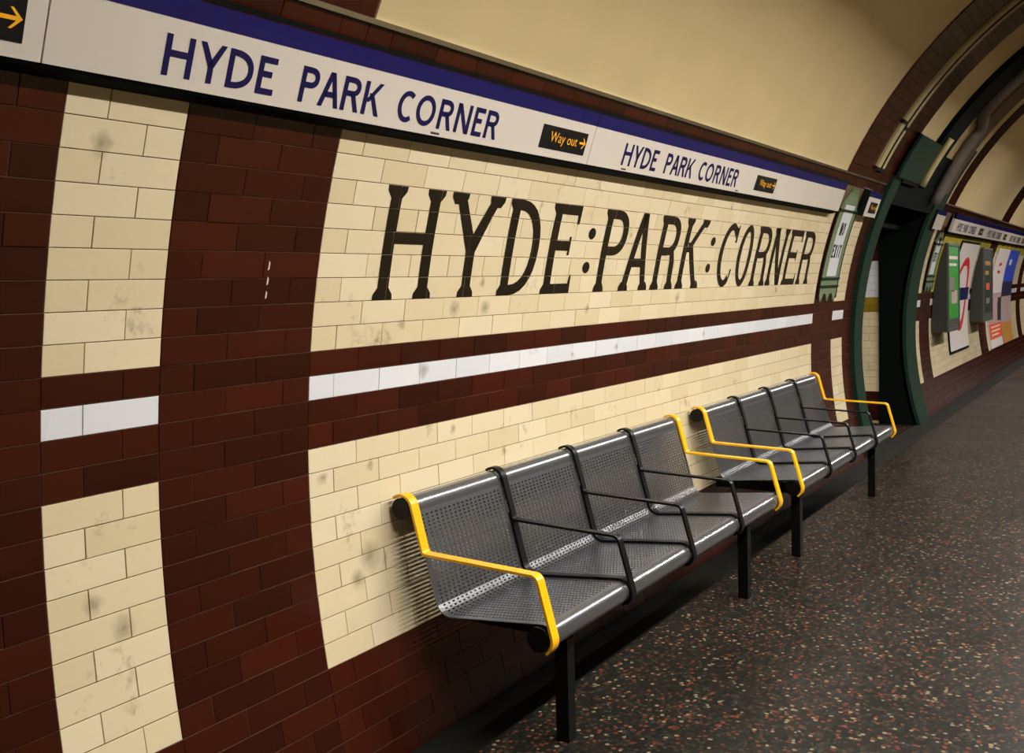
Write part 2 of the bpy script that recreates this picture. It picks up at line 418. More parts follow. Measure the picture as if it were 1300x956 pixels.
def glyph(ch, w, h, t, tb, ser=0.0):
    """convex polygons of a capital in a box w x h; t stem, tb bar thickness, ser serif reach"""
    P = []; e = ser; sh = h*0.11
    def stem(x, top=True, bot=True, y0=0, y1=h):
        P.append(rect(x, x+t, y0, y1))
        if e and bot: P.extend(serif(x, x+t, y0, 1, sh, e))
        if e and top: P.extend(serif(x, x+t, y1, -1, sh, e))
    if ch == 'H':
        stem(e); stem(w-t-e); P.append(rect(e+t*0.9, w-t*0.9-e, h*0.55-tb/2, h*0.55+tb/2))
    elif ch == 'Y':
        j = h*(0.46 if not e else 0.5); c = w/2
        P.append(rect(c-t/2, c+t/2, 0, j))
        if e: P.extend(serif(c-t/2, c+t/2, 0, 1, sh, e))
        P.append([(c-t/2, j-h*0.06), (c+t/2, j), (e+t, h), (e, h)]); P.append([(c-t/2, j), (c+t/2, j-h*0.06), (w-e, h), (w-e-t, h)])
        if e: P.extend(serif(e, e+t, h, -1, sh, e)); P.extend(serif(w-e-t, w-e, h, -1, sh, e))
    elif ch == 'D':
        stem(e); r = (w-e-t)*0.98
        P.extend(arc(w-r, h/2, r, h/2, -90, 90, t, tb, e=0.9)); P.append(rect(e+t*.9, w-r+1e-4, 0, tb)); P.append(rect(e+t*.9, w-r+1e-4, h-tb, h))
    elif ch == 'E':
        stem(e); P.append(rect(e+t*.9, w, 0, tb)); P.append(rect(e+t*.9, w-e*.3, h-tb, h)); P.append(rect(e+t*.9, w*0.80, h*0.54-tb/2, h*0.54+tb/2))
        if e:
            q = t*0.36
            P.append([(w-q*1.2, tb*.9), (w, 0), (w, tb*1.9), (w-q*.6, tb*1.9)]); P.append([(w-e*.3-q, h-tb*1.9), (w-e*.3, h-tb*1.9), (w-e*.3, h), (w-e*.3-q*1.3, h-tb*.9)])
            P.append(rect(w*0.80-q*.8, w*0.80, h*0.54-tb*.95, h*0.54+tb*.95))
    elif ch in 'PR':
        stem(e, True, True); bh = h*(0.5 if ch == 'P' else 0.48) + tb/2; cy = h-bh/2; rx = w*0.5*(1 if ch == 'P' else 0.92); xr = w*(1.0 if ch == 'P' else 0.94)
        P.extend(arc(xr-rx, cy, rx, bh/2, -90, 90, t, tb, e=0.9)); P.append(rect(e+t*.9, xr-rx+1e-4, h-tb, h)); P.append(rect(e+t*.9, xr-rx+1e-4, h-bh, h-bh+tb))
        if ch == 'R':
            if e:
                x = w-e-t; P.append([(x, 0), (x+t, 0), (x+t*.9, h-bh-h*.08), (x-t*.15, h-bh-h*.08)][:4]); P.append([(x-t*.15, h-bh-h*.08), (x+t*.9, h-bh-h*.08), (x+t*.35, h-bh+tb*.8), (x-t*.6, h-bh+tb*.8)])
                P.extend(serif(x, x+t, 0, 1, sh, e))
            else: P.append(bar(w-t*1.12, 0, w*0.42, h-bh+tb*.6, t*1.12))
    elif ch == 'A':
        c = w/2; P.append(bar(e, 0, c-t*.55, h, t*1.02)); P.append(bar(w-t-e, 0, c-t*.45, h, t*1.02)); yb = h*0.36
        f = yb/h; P.append(rect(e+(c-t*.55-e)*f+t*.5, w-t-e+(c-t*.45-w+t+e)*f+t*.5, yb-tb/2, yb+tb/2))
        if e: P.extend(serif(e, e+t, 0, 1, sh, e)); P.extend(serif(w-e-t, w-e, 0, 1, sh, e))
    elif ch == 'K':
        stem(e); y = h*0.40 if not e else h*0.52
        P.append(bar(e+t*.55, y, w-e-t*1.05, h, t*1.05)); P.append(bar(w-e-t*1.1, 0, e+t*1.0 if e else t*1.35, h*0.66, t*1.1))
        if e: P.extend(serif(w-e-t, w-e, 0, 1, sh, e)); P.extend(serif(w-e-t, w-e, h, -1, sh, e))
    elif ch == 'O':
        P.extend(arc(w/2, h/2, w/2, h/2, 0, 360, t, tb, n=36))
    elif ch == 'C':
        P.extend(arc(w*0.56, h/2, w*0.56, h/2, 52, 308, t, tb, n=28))
        if e:
            P.append([(w*.88, h*.70), (w*.99, h*.70), (w*1.0, h*.97), (w*.93, h*.97)]); P.append([(w*.80, h*.80), (w*.93, h*.74), (w*.98, h*.92), (w*.78, h*.95)])
            P.append([(w*.84, h*.10), (w*.93, h*.14), (w*1.0, h*.28), (w*.91, h*.28)])
    elif ch == 'N':
        stem(e, True, True); stem(w-t-e, True, not e); P.append([(w-t*1.3-e, 0), (w-e-t*.1, 0), (e+t*1.2, h), (e, h)])
    elif ch == 'X':
        P.append(bar(0, 0, w-t*1.1, h, t*1.1)); P.append(bar(w-t*1.1, 0, 0, h, t*1.1))
    elif ch == 'I': P.append(rect(w/2-t/2, w/2+t/2, 0, h))
    elif ch == 'T': P.append(rect(w/2-t/2, w/2+t/2, 0, h)); P.append(rect(0, w, h-tb, h))
    return P
def clip(poly, x0, x1, y0, y1):
    for ax, val, sg in ((0, x0, 1), (0, x1, -1), (1, y0, 1), (1, y1, -1)):
        out = []
        for i in range(len(poly)):
            a, b = poly[i-1], poly[i]; da, db = sg*(a[ax]-val), sg*(b[ax]-val)
            if da*db < 0:
                t = da/(da-db); out.append(tuple(a[j]+(b[j]-a[j])*t for j in (0, 1)))
            if db >= 0: out.append(b)
        poly = out
        if len(poly) < 3: return None
    return poly
def on_tiles(name, polys, u0, k0, parent, mat=M['letter'], label=None):
    """polygons (units of one course) laid on the wall tiles at (u0,k0), open at the joints"""
    mb = MB(); g = 0.0022
    for p in polys:
        q = [(u0*L + x*H, k0 + y) for x, y in p]
        xs = [a[0] for a in q]; ks = [a[1] for a in q]
        for r in range(math.floor(min(ks)+1e-6), math.ceil(max(ks)-1e-6)):
            off = 0.5 if r % 2 else 0.0; n = math.floor(min(xs)/L-off)
            while (n+off)*L < max(xs):
                c = clip(q, (n+off)*L+g/2, (n+off+1)*L-g/2, r+g/2/H, r+1-g/2/H)
                if c:
                    mb.add([W(x, k, 0.0012) for x, k in c], [tuple(range(len(c)))])
                n += 1
    o = child(name, mb.V, mb.F, mat, parent)
    if label: o['label'] = label
    return o
WORD = [('H', 1.19, 2.60), ('Y', 2.78, 4.31), ('D', 4.49, 5.70), ('E', 5.97, 7.08), ('P', 8.08, 9.24), ('A', 9.22, 10.66), ('R', 10.83, 12.08),
        ('K', 12.25, 13.66), ('C', 14.76, 15.85), ('O', 16.13, 17.20), ('R', 17.43, 18.74), ('N', 18.82, 20.20), ('E', 20.34, 21.66), ('R', 21.80, 23.14)]
TU = L/H
for ch, a, b in WORD:
    on_tiles('letter', glyph(ch, (b-a)*TU, 4.98, 0.72, 0.55, 0.30), a, 15.01, wall, label='black painted capital letter on cream tiles')
for u in (7.65, 14.16):
    for k in (16.48, 18.47):
        c = [[(0.25*TU/2*1.2*math.cos(a*math.pi/8), 0.34*math.sin(a*math.pi/8)) for a in range(16)]]
        on_tiles('colon_dot', c, u, k, wall, label='black painted colon dot on cream tiles')

for u, k, hk in ((-0.914, 16.30, 0.30), (-0.912, 15.74, 0.26), (-0.916, 15.22, 0.24)):       # chipped white flecks on the brown column
    child('chip_mark', [W(u*L-0.003, k, 0.0011), W(u*L+0.003, k+0.05, 0.0011), W(u*L+0.004, k+hk, 0.0011), W(u*L-0.001, k+hk+0.08, 0.0011)], [(0, 1, 2, 3)], M['signwhite'], wall, label='small white chip on a brown tile')

# ------------------------------------------------------------------ enamel name signs
SB = (2.97586, 2.06675); ST = (2.90429, 2.26652)          # bottom and top edge (y, z)
SH = math.hypot(ST[0]-SB[0], ST[1]-SB[1])
SU = Vector((0, ST[0]-SB[0], ST[1]-SB[1])).normalized(); SN = Vector((1, 0, 0)).cross(SU)   # SN faces the platform
def S(x, s, d=0.0): return Vector((x, SB[0], SB[1])) + SU*s + SN*d
def sbox(x0, x1, s0, s1, d0, d1):
    V = [S(x, s, d) for x in (x0, x1) for s in (s0, s1) for d in (d0, d1)]
    return V, [(0,1,3,2),(4,6,7,5),(0,4,5,1),(2,3,7,6),(0,2,6,4),(1,5,7,3)]
NAME = [('H', 0, .083), ('Y', .099, .180), ('D', .192, .276), ('E', .292, .353), ('P', .447, .515), ('A', .523, .606), ('R', .615, .692), ('K', .705, .784),
        ('C', .866, .945), ('O', .957, 1.053), ('R', 1.074, 1.150), ('N', 1.168, 1.250), ('E', 1.270, 1.328), ('R', 1.344, 1.420)]
def name_text(x, s, parent, sc=1.0, d=0.0032):
    for i, (ch, a, b) in enumerate(NAME):
        mb = MB()
        for p in glyph(ch, (b-a)*sc, 0.0975*sc, 0.0170*sc, 0.0160*sc):
            V = [S(x+a*sc+q[0], s+q[1], 0.0004) for q in p] + [S(x+a*sc+q[0], s+q[1], 0.0012) for q in p]; n = len(p)
            mb.add(V, [tuple(range(n, 2*n))] + [(j, (j+1) % n, n+(j+1) % n, n+j) for j in range(n)])
        child('letter', mb.V, mb.F, M['navy'], parent)
def text_mesh(txt, size):
    cu = bpy.data.curves.new('t', 'FONT'); cu.body = txt; cu.size = size; cu.resolution_u = 3
    o = bpy.data.objects.new('t', cu); C.objects.link(o)
    dg = bpy.context.evaluated_depsgraph_get(); me = bpy.data.meshes.new_from_object(o.evaluated_get(dg))
    V = [v.co.copy() for v in me.vertices]; F = [tuple(p.vertices) for p in me.polygons]
    bpy.data.objects.remove(o); return V, F
TW = text_mesh('Way out', 1.0)
def arrow(x, s, w, h, t):
    return [rect(0, w*0.8, -t/2, t/2), [(w*.42, h/2), (w*.42-t*.2+t, h/2), (w, 0), (w-t*1.1, 0)], [(w-t*1.1, 0), (w, 0), (w*.42-t*.2+t, -h/2), (w*.42, -h/2)]]
def way_out(x0, x1, parent, f=S, s0=0.032, s1=0.1215, sc=1.0):
    b = child('direction_plate', *sbox(x0, x1, s0, s1, 0.0, 0.0016), M['black'], parent, label='black plate with amber way out lettering')
    V, F = TW; xs = [v.x for v in V]; wd = max(xs)-min(xs); tw = (x1-x0)*0.60
    tx0 = x0 + (x1-x0)*0.19; k = tw/wd; ky = (s1-s0)*0.62
    child('lettering', [S(tx0+(v.x-min(xs))*k, s0+(s1-s0)*0.34+v.y*ky, 0.0022) for v in V], F, M['amber'], b)
    mb = MB(); aw = (x1-x0)*0.145
    for p in arrow(0, 0, aw, (s1-s0)*0.48, (s1-s0)*0.10):
        mb.add([S(x1-(x1-x0)*0.16+q[0], s0+(s1-s0)*0.53+q[1], 0.0022) for q in p], [tuple(range(len(p)))])
    child('arrow', mb.V, mb.F, M['amber'], b)
def sign_panel(x0, x1, label, name_x=None, plate=None, stick=(), nm='station_name_sign'):
    t = empty(nm, ((x0+x1)/2, SB[0]+0.02, SB[1])); tag(t, label, 'sign', 'enamel signs along the wall')
    g = 0.0022
    child('panel', *sbox(x0+g, x1-g, 0, SH, -0.03, 0.0), M['signwhite'], t)
    child('blue_band', *sbox(x0+g, x1-g, SH*0.752, SH, -0.028, 0.0009), M['blue'], t, label='deep blue band along the top')
    if name_x is not None: name_text(name_x, 0.0255, t)
    if plate: way_out(plate[0], plate[1], t)
    for a in stick: child('maker_mark', *sbox(a, a+0.045, 0.006, 0.013, 0, 0.0008), M['greyside'], t)
    return t
PL = 2.4166
sign_panel(-1.0116-PL, -1.0116, 'nearest enamel sign, cut by the left edge, showing an amber arrow', None, (-1.412, -1.060))
sign_panel(-1.0116, 1.405, 'large enamel name sign nearest the camera above the brown tile column', -0.714, (1.002, 1.354), (0.341,))
sign_panel(1.405, 3.814, 'second enamel name sign above the painted word corner', 1.703, (3.420, 3.772), (1.72, 3.14))
sign_panel(3.814, 5.319, 'short plain white enamel sign with no lettering', None, None)
def small_sign(x0, x1, label, plate):
    t = empty('direction_sign', ((x0+x1)/2, SB[0]+0.02, SB[1])); tag(t, label, 'sign')
    child('panel', *sbox(x0, x1, 0.0, SH*0.98, -0.09, 0.0), M['signwhite'], t)
    child('blue_band', *sbox(x0, x1, SH*0.752, SH*0.98, -0.088, 0.0009), M['blue'], t)
    child('side_edge', *sbox(x0-0.012, x0, -0.004, SH*0.98, -0.095, 0.0), M['black'], t)
    if plate: way_out(x0+(x1-x0)*0.26, x0+(x1-x0)*0.86, t)
small_sign(6.06, 6.46, 'small direction sign with amber plate on the brown pillar by the green arch', True)
small_sign(9.02, 9.52, 'small blank white sign with blue band beyond the green arch', False)
# far run of name signs beyond the arch
x = 10.15
ords = ['first', 'second', 'third', 'fourth', 'fifth']
for i in range(5):
    t = sign_panel(x, x+2.5, '%s distant enamel name sign beyond the green arch' % ords[i], None, (x+2.02, x+2.36)); name_text(x+0.30, 0.0255, t); x += 2.5
# black rail carrying the signs, dark green capping along their tops
def rail(name, x0, x1, label):
    t = empty(name, ((x0+x1)/2, 3.0, 2.03)); tag(t, label, 'rail')
    a = 0.004
    V = []
    sec = [S(0, -a, -0.002), S(0, -0.010, -0.006), Vector(W(0, 21.93, 0.012)), Vector(W(0, 21.93, 0.001)), Vector(W(0, 24.6, 0.001)), S(0, 0.18, -0.032), S(0, -a, -0.032)]
    for xx in (x0, x1): V += [Vector((xx, p.y, p.z)) for p in sec]
    n = len(sec)
    child('carrier', V, [tuple(range(n)), tuple(range(2*n-1, n-1, -1))] + [(i, n+i, n+(i+1) % n, (i+1) % n) for i in range(n)], M['greenblack'], t)
    child('capping', *sbox(x0, x1, SH+0.003, SH+0.016, -0.032, 0.004), M['greenblack'], t, label='dark green capping strip')
rail('sign_rail', -1.0116-PL, 5.319, 'long black rail carrying the enamel signs over the cream tiles')
rail('sign_rail', 10.15, x, 'distant black rail carrying the far enamel signs')

# ------------------------------------------------------------------ ceramic no exit panels
def exit_panel(u0, u1, k0, k1, label, text=True):
    x0, x1 = u0*L, u1*L; wd = x1-x0; c = (x0+x1)/2
    t = empty('ceramic_direction_panel', Vector(W(c, k0, 0))); tag(t, label, 'panel')
    ks = k0 + (k1-k0)*0.80
    child('frame', *arcbox(x0, x1, k0+0.9, ks, 0.0, 0.012), M['palegreen'], t, label='pale green glazed frame')
    # stepped pediment
    mb = MB(); n = 6
    for i in range(n):
        f0 = wd*0.5*(1-i/n*0.72); mb.add(*arcbox(c-f0, c+f0, ks+(k1-ks)*i/n, ks+(k1-ks)*(i+1)/n, 0.0, 0.011+0.0005*(i % 2), n=1))
    child('pediment', mb.V, mb.F, M['palegreen'], t)
    mb = MB()
    for f in (0.12, 0.5, 0.88):             # pointed feet
        a = wd*0.13
        for s in (-1, 1):
            V = [W(x0+wd*f-a, k0+0.9, 0.012), W(x0+wd*f+a, k0+0.9, 0.012), W(x0+wd*f, k0+0.02, 0.012)]
        V += [W(x0+wd*f-a, k0+0.9, 0.0), W(x0+wd*f+a, k0+0.9, 0.0), W(x0+wd*f, k0+0.02, 0.0)]
        mb.add(V, [(0, 2, 1), (3, 4, 5), (0, 3, 5, 2), (1, 2, 5, 4), (0, 1, 4, 3)])
    child('foot', mb.V, mb.F, M['palegreen'], t)
    f = child('field', *arcbox(x0+wd*0.24, x1-wd*0.22, k0+2.7, k0+(k1-k0)*0.86, 0.010, 0.015), M['white'], t, label='white glazed field')
    for k in (k0+2.35, k0+1.55, ks): child('moulding', *arcbox(x0-0.012, x1+0.012, k, k+0.22, 0.0, 0.022, n=1), M['green'], t)
    for xx in (x0-0.02, x1-0.004): child('edge_line', *arcbox(xx, xx+0.024, k0+0.4, ks+0.3, 0.0, 0.013), M['letter'], t)
    if text:
        for word, kk in (('NO', k0+6.9), ('EXIT', k0+4.6)):
            ww = wd*(0.52 if word == 'EXIT' else 0.30); n = len(word); cw = ww/n; hh = 1.35
            for i, ch in enumerate(word):
                mb = MB()
                for p in glyph(ch, cw/H*0.8, hh, 0.24, 0.24):
                    mb.add([W(c-ww/2+i*cw+q[0]*H, kk+q[1], 0.0162) for q in p], [tuple(range(len(p)))])
                child('letter', mb.V, mb.F, M['letter'], f)
exit_panel(24.60, 26.75, 13.05, 24.75, 'pale green ceramic no exit panel beside the painted name')
exit_panel(43.45, 45.35, 13.05, 22.0, 'distant pale green ceramic panel beyond the green arch', True)

# ------------------------------------------------------------------ passage and green arch
def struct(name, V, F, mat, label): return tag(obj(name, mesh(name, V, F), mat), label, kind='structure')
PX0, PX1, PYE, PZ = OP0-0.03, 8.85, 6.2, 2.36
mb = MB().box(PX0, PX1, 3.1, PYE, -0.1, 0.0); struct('floor_passage', mb.V, mb.F, M['floor'], 'terrazzo floor of the side passage')
mb = MB().box(PX0, PX1, 3.47, PYE, PZ, PZ+0.1); struct('ceiling_passage', mb.V, mb.F, M['plaster'], 'plaster ceiling of the side passage')
mb = MB().box(PX0, PX1, PYE, PYE+0.1, 0, PZ); struct('wall_passage_end', mb.V, mb.F, M['plaster'], 'end of the side passage')
mb = MB().box(PX0-0.1, PX0, 3.3, PYE, 0, PZ); struct('wall_passage_near', mb.V, mb.F, M['plaster'], 'near side of the passage')
mb = MB().box(PX1+0.008, PX1+0.1, 3.3, PYE, 0, PZ); wp = struct('wall_passage', mb.V, mb.F, M['plaster'], 'tiled far side of the passage behind the green arch')
z = 0.03; r = 0
PT = {}
while z < 1.915:
    zc = z + H/2
    c = 'brown' if zc < 0.33 or zc > 1.71 else 'white' if zc > 1.39 else 'ochre' if zc > 1.235 else 'cream'
    y = 3.47 + (0.5*L if r % 2 else 0) - (L if r % 2 else 0)
    while y < PYE-0.05:
        a, b = max(y, 3.47), min(y+L, PYE)
        if b-a > 0.03:
            w_ = b-a-JT
            if b < 4.5:
                o = obj(c+'_tile', tilemesh(w_, H-JT, c), None, wp)
                o.matrix_local = Matrix(((0, 0, -1, PX1), (-1, 0, 0, (a+b)/2), (0, 1, 0, zc), (0, 0, 0, 1)))
            else:
                V, F = tileVF(w_, H-JT); PT.setdefault(c, MB()).add([(PX1-p[2], (a+b)/2-p[0], zc+p[1]) for p in V], F)
        y += L
    z += H; r += 1
for c, mb in PT.items(): obj(c+'_tiles', mesh(c+'_passage_tiles', mb.V, mb.F), M[c], wp)['kind'] = 'stuff'
# arch frames: curved green steel flanges either side of the opening
def frame(name, x0, x1, k1, jx, label):
    o = struct(name, *arcbox(x0, x1, KF-0.2, k1, -0.03, 0.035, n=36), M['green'], label)
    mb = MB(); n = 30; V = []; F = []
    for i in range(n+1):
        k = KF + (KO+1.5-KF)*i/n; p = W(jx[0], k, 0.0); zz = max(0.0, p[2])
        V += [(jx[0], p[1], zz), (jx[0], 3.475, zz), (jx[1], 3.475, zz), (jx[1], p[1], zz)]
    for i in range(n):
        a, b = 4*i, 4*i+4
        for j in range(4): F.append((a+j, a+(j+1) % 4, b+(j+1) % 4, b+j))
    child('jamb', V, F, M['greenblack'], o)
    return o
f1 = frame('trim_3', 6.67, 6.95, 32.4, (6.90, 6.95), 'dark green curved steel flange on the near side of the passage')
f2 = frame('trim_4', 8.82, 9.33, 34.0, (8.82, 8.86), 'dark green curved steel flange on the far side of the passage')
child('edge_gap', *arcbox(9.33, 9.36, KF-0.2, 33.5, -0.03, 0.02, n=30), M['black'], f2)
mb = MB(); mb.add(*arcbox(OP0-0.02, OP1+0.02, KO-0.4, 27.4, -0.25, 0.02)); struct('trim_5', mb.V, mb.F, M['greenblack'], 'dark lintel over the passage')
mb = MB().box(7.25, OP1, 3.24, 3.42, 2.06, 2.28); struct('trim_6', mb.V, mb.F, M['greenblack'], 'black beam under the passage lintel')
t = empty('cable_cover', Vector(W(7.1, 27.3, 0))); tag(t, 'dark green steel cover plate on the vault over the arch', 'cover')
child('plate', *arcbox(6.67, 7.58, 27.3, 32.4, 0.0, 0.06, n=6), M['green'], t)
child('lip', *arcbox(6.95, 7.60, 26.9, 27.3, 0.0, 0.05, n=1), M['black'], t)
def arcpipe(pts, r, d, n=10):
    """pipe hugging the vault through (u,k) points"""
    P = []
    for (u, k), (u2, k2) in zip(pts, pts[1:]):
        m_ = max(2, int(abs(k2-k)/1.3)+1)
        for i in range(m_): P.append(W((u+(u2-u)*i/m_)*L, k+(k2-k)*i/m_, d))
    P.append(W(pts[-1][0]*L, pts[-1][1], d))
    return tube(P, r, n)
def pipe(name, pts, r, d, mat, label, clamps=()):
    t = empty(name, Vector(W(pts[0][0]*L, pts[0][1], 0))); tag(t, label, 'conduit')
    child('pipe', *arcpipe(pts, r, d), mat, t, smooth=True)
    for k in clamps:
        u = pts[0][0]; child('clamp', *arcbox(u*L-r*1.35, u*L+r*1.35, k, k+0.35, -0.002, d+r*1.15, n=1), M['black'], t)
def trunk(name, u0, u1, k0, k1, d, mat, label, clamps):
    t = empty(name, Vector(W((u0+u1)/2*L, k0, 0))); tag(t, label, 'conduit')
    child('casing', *arcbox(u0*L, u1*L, k0, k1, 0.0, d, n=40), mat, t)
    for k in clamps: child('clamp', *arcbox(u0*L-0.02, u1*L+0.02, k, k+0.35, 0.0, d+0.006, n=1), M['black'], t)
trunk('cable_trunking', 26.66, 27.12, 27.2, 56, 0.026, M['conduit'], 'wider cream cable trunking between the brown rings on the vault', (27.2, 32.4))
trunk('cable_trunking', 27.44, 27.76, 27.2, 56, 0.022, M['conduit'], 'narrower cream cable trunking between the brown rings on the vault', (27.2, 31.9))
pipe('cable', [(27.28, 27.0), (27.28, 56)], 0.014, 0.016, M['black'], 'thin black cable running up between the cream trunkings', ())
pipe('conduit', [(33.9, 27.2), (33.9, 33.6)], 0.030, 0.070, M['conduit'], 'short cream conduit along the dark green cover plate', ())
pipe('conduit', [(38.2, 25.6), (37.9, 36.6), (36.2, 38.2), (36.2, 56)], 0.050, 0.058, M['grey'], 'thick grey conduit with a jog over the passage', ())
mb = MB().add(*arcbox(33.25*L, 35.6*L, 27.3, 62, -0.01, 0.05, n=30)); child('dark_ring', mb.V, mb.F, M['greenblack'], ceil)
child('dark_ring', *arcbox(38.3*L, 40.6*L, 27.3, 62, -0.01, 0.04, n=30), M['grout'], ceil)
child('header_panel', *arcbox(OP0, 38.3*L, 27.3, 31.5, -0.01, 0.012, n=6), M['greenblack'], ceil)

# ------------------------------------------------------------------ posters beyond the arch
def board(x0, x1, face, label, bands):
    t = empty('poster_case', (x0, 3.15, 0.9)); tag(t, label, 'poster case')
    zb, zt_ = 0.90, 1.955; yf = 3.06
    V = []
    ks = 12
    for xx in (x0, x1):
        V += [(xx, yf, zb), (xx, yf, zt_)] + [(xx, math.sqrt(R*R-(zt_-(zt_-zb)*i/ks-ZA)**2)-0.006, zt_-(zt_-zb)*i/ks) for i in range(ks+1)]
    n = len(V)//2
    F = [tuple(range(n)), tuple(range(2*n-1, n-1, -1))] + [(i, n+i, n+(i+1) % n, (i+1) % n) for i in range(n)]
    child('case', V, F, M['greyside'], t)
    mb = MB(); b = 0.032
    mb.box(x0, x1, yf-0.02, yf, zb, zb+b); mb.box(x0, x1, yf-0.02, yf, zt_-b, zt_); mb.box(x0, x0+b, yf-0.02, yf, zb+b, zt_-b); mb.box(x1-b, x1, yf-0.02, yf, zb+b, zt_-b)
    child('frame', mb.V, mb.F, M['frame'], t)
    p = child('poster', *MB().box(x0+b, x1-b, yf-0.008, yf, zb+b, zt_-b).__dict__.values(), face, t)
    for (a0, a1, z0, z1, mm) in bands:
        ww, hh = x1-x0-2*b, zt_-zb-2*b
        child('print', *MB().box(x0+b+ww*a0, x0+b+ww*a1, yf-0.0095, yf-0.008, zb+b+hh*z0, zb+b+hh*z1).__dict__.values(), mm, p)
board(10.42, 11.22, M['pgreen'], 'green poster in a charcoal case projecting from the curved wall',
      [(0, 1, 0, .12, M['frame']), (.1, .9, .84, .88, M['paper']), (.1, .8, .76, .79, M['paper']), (.15, .6, .45, .62, M['grey']), (.3, .85, .30, .46, M['ppink'])])
board(13.32, 14.22, M['pdark'], 'dark poster in a charcoal case, farther along the wall',
      [(0, 1, 0, .08, M['frame']), (.2, .8, .78, .84, M['ptan']), (.2, .6, .64, .70, M['ptan']), (.3, .7, .42, .52, M['porange']), (.3, .7, .22, .30, M['grey'])])
def cposter(name, u0, u1, k0, k1, base, label, items, fr=True):
    t = empty(name, Vector(W((u0+u1)/2*L, k0, 0))); tag(t, label, 'poster' if name == 'wall_poster' else 'sign')
    if fr: child('frame', *arcbox(u0*L-0.03, u1*L+0.03, k0-0.4, k1+0.4, 0.002, 0.018), M['greenblack'], t)
    p = child('sheet', *arcbox(u0*L, u1*L, k0, k1, 0.002, 0.024), base, t)
    for qi, (kind, mm, a) in enumerate(items):
        mb = MB(); dq = 0.0255 + 0.001*qi
        if kind == 'r': mb.add(*arcbox((u0+(u1-u0)*a[0])*L, (u0+(u1-u0)*a[1])*L, k0+(k1-k0)*a[2], k0+(k1-k0)*a[3], 0.023, dq))
        else:
            for q in arc(0, 0, a[2], a[2], 0, 360, a[3], a[3], n=40): mb.add([W((u0+(u1-u0)*a[0])*L+x, k0+(k1-k0)*a[1]+y/H, dq) for x, y in q], [(0, 1, 2, 3)])
        child('print' if kind == 'r' else 'ring', mb.V, mb.F, mm, p)
    return t
t = cposter('roundel_sign', 51.2, 57.6, 2.8, 21.0, M['paper'], 'white board with red ring and blue bar partly behind the green poster',
        [('o', M['pred'], (0.5, 0.52, 0.50, 0.11)), ('r', M['blue'], (0.06, 0.94, 0.46, 0.58))])
cposter('wall_poster', 67.0, 73.2, 0.2, 20.9, M['paper'], 'tall poster with white top and orange foot', [('r', M['ppink'], (0, 1, .2, .55)), ('r', M['pred'], (.35, .55, .83, .86)), ('r', M['pred'], (.35, .55, .75, .78)), ('r', M['pdark'], (.72, 1, .26, .5)),
        ('r', M['porange'], (0, 1, .09, .24)), ('r', M['paper'], (.12, .88, .20, .215)), ('r', M['paper'], (.12, .88, .16, .175)), ('r', M['paper'], (.12, .7, .12, .135))], False)
cposter('wall_poster', 73.5, 79.4, 0.2, 20.9, M['pblue'], 'tall poster with blue top and tan foot', [('r', M['pnavy'], (0, 1, .5, .66)), ('r', M['ppink'], (0, 1, .22, .5)), ('r', M['ptan'], (0, 1, 0, .22)), ('r', M['paper'], (.2, .4, .84, .9))], False)

# ------------------------------------------------------------------ benches
T0, R1 = Vector((3.180, 0.810)), 0.038      # back roll
F0, R2 = Vector((2.632, 0.442)), 0.042      # front roll
bd = Vector((-0.262, -0.965)).normalized(); bn = Vector((bd.y, -bd.x))     # down the back; towards the sitter
if bn.x > 0: bn = -bn
ed = Vector((-0.995, 0.095)).normalized(); en = Vector((-ed.y, ed.x)); en = en if en.y > 0 else -en
A_ = T0 + bn*R1; B_ = F0 + en*R2
den = bd.x*(-ed.y) - bd.y*(-ed.x)
tt = ((B_-A_).x*(-ed.y) - (B_-A_).y*(-ed.x))/den
K_ = A_ + bd*tt                             # where back and seat lines meet
def profile(off=0.0):
    """outer surface of the seat sheet from behind the back roll to under the front roll, as (y,z)"""
    P = []
    a1 = math.atan2(bn.y, bn.x); a0 = math.radians(-60)
    for i in range(15): a = a0 + (a1-a0)*i/14; P.append((T0.x+math.cos(a)*(R1+off), T0.y+math.sin(a)*(R1+off)))
    mid = fillet([tuple(A_+bn*off), tuple(K_+(bn+en)*off), tuple(B_+en*off)], [0.055], 8)
    P += mid[1:]
    b0 = math.atan2(en.y, en.x); b1 = math.radians(255)
    for i in range(1, 13): a = b0 + (b1-b0)*i/12; P.append((F0.x+math.cos(a)*(R2+off), F0.y+math.sin(a)*(R2+off)))
    return P
def resample(P, step):
    out = [Vector(P[0])]; P = [Vector(p) for p in P]; acc = 0; i = 0
    cum = [0]
    for a, b in zip(P, P[1:]): cum.append(cum[-1]+(b-a).length)
    n = round(cum[-1]/step); res = []
    for j in range(n+1):
        s = cum[-1]*j/n
        while i < len(P)-2 and cum[i+1] < s: i += 1
        f = (s-cum[i])/max(1e-9, cum[i+1]-cum[i]); res.append(P[i].lerp(P[i+1], min(1, max(0, f))))
    return res, cum[-1]
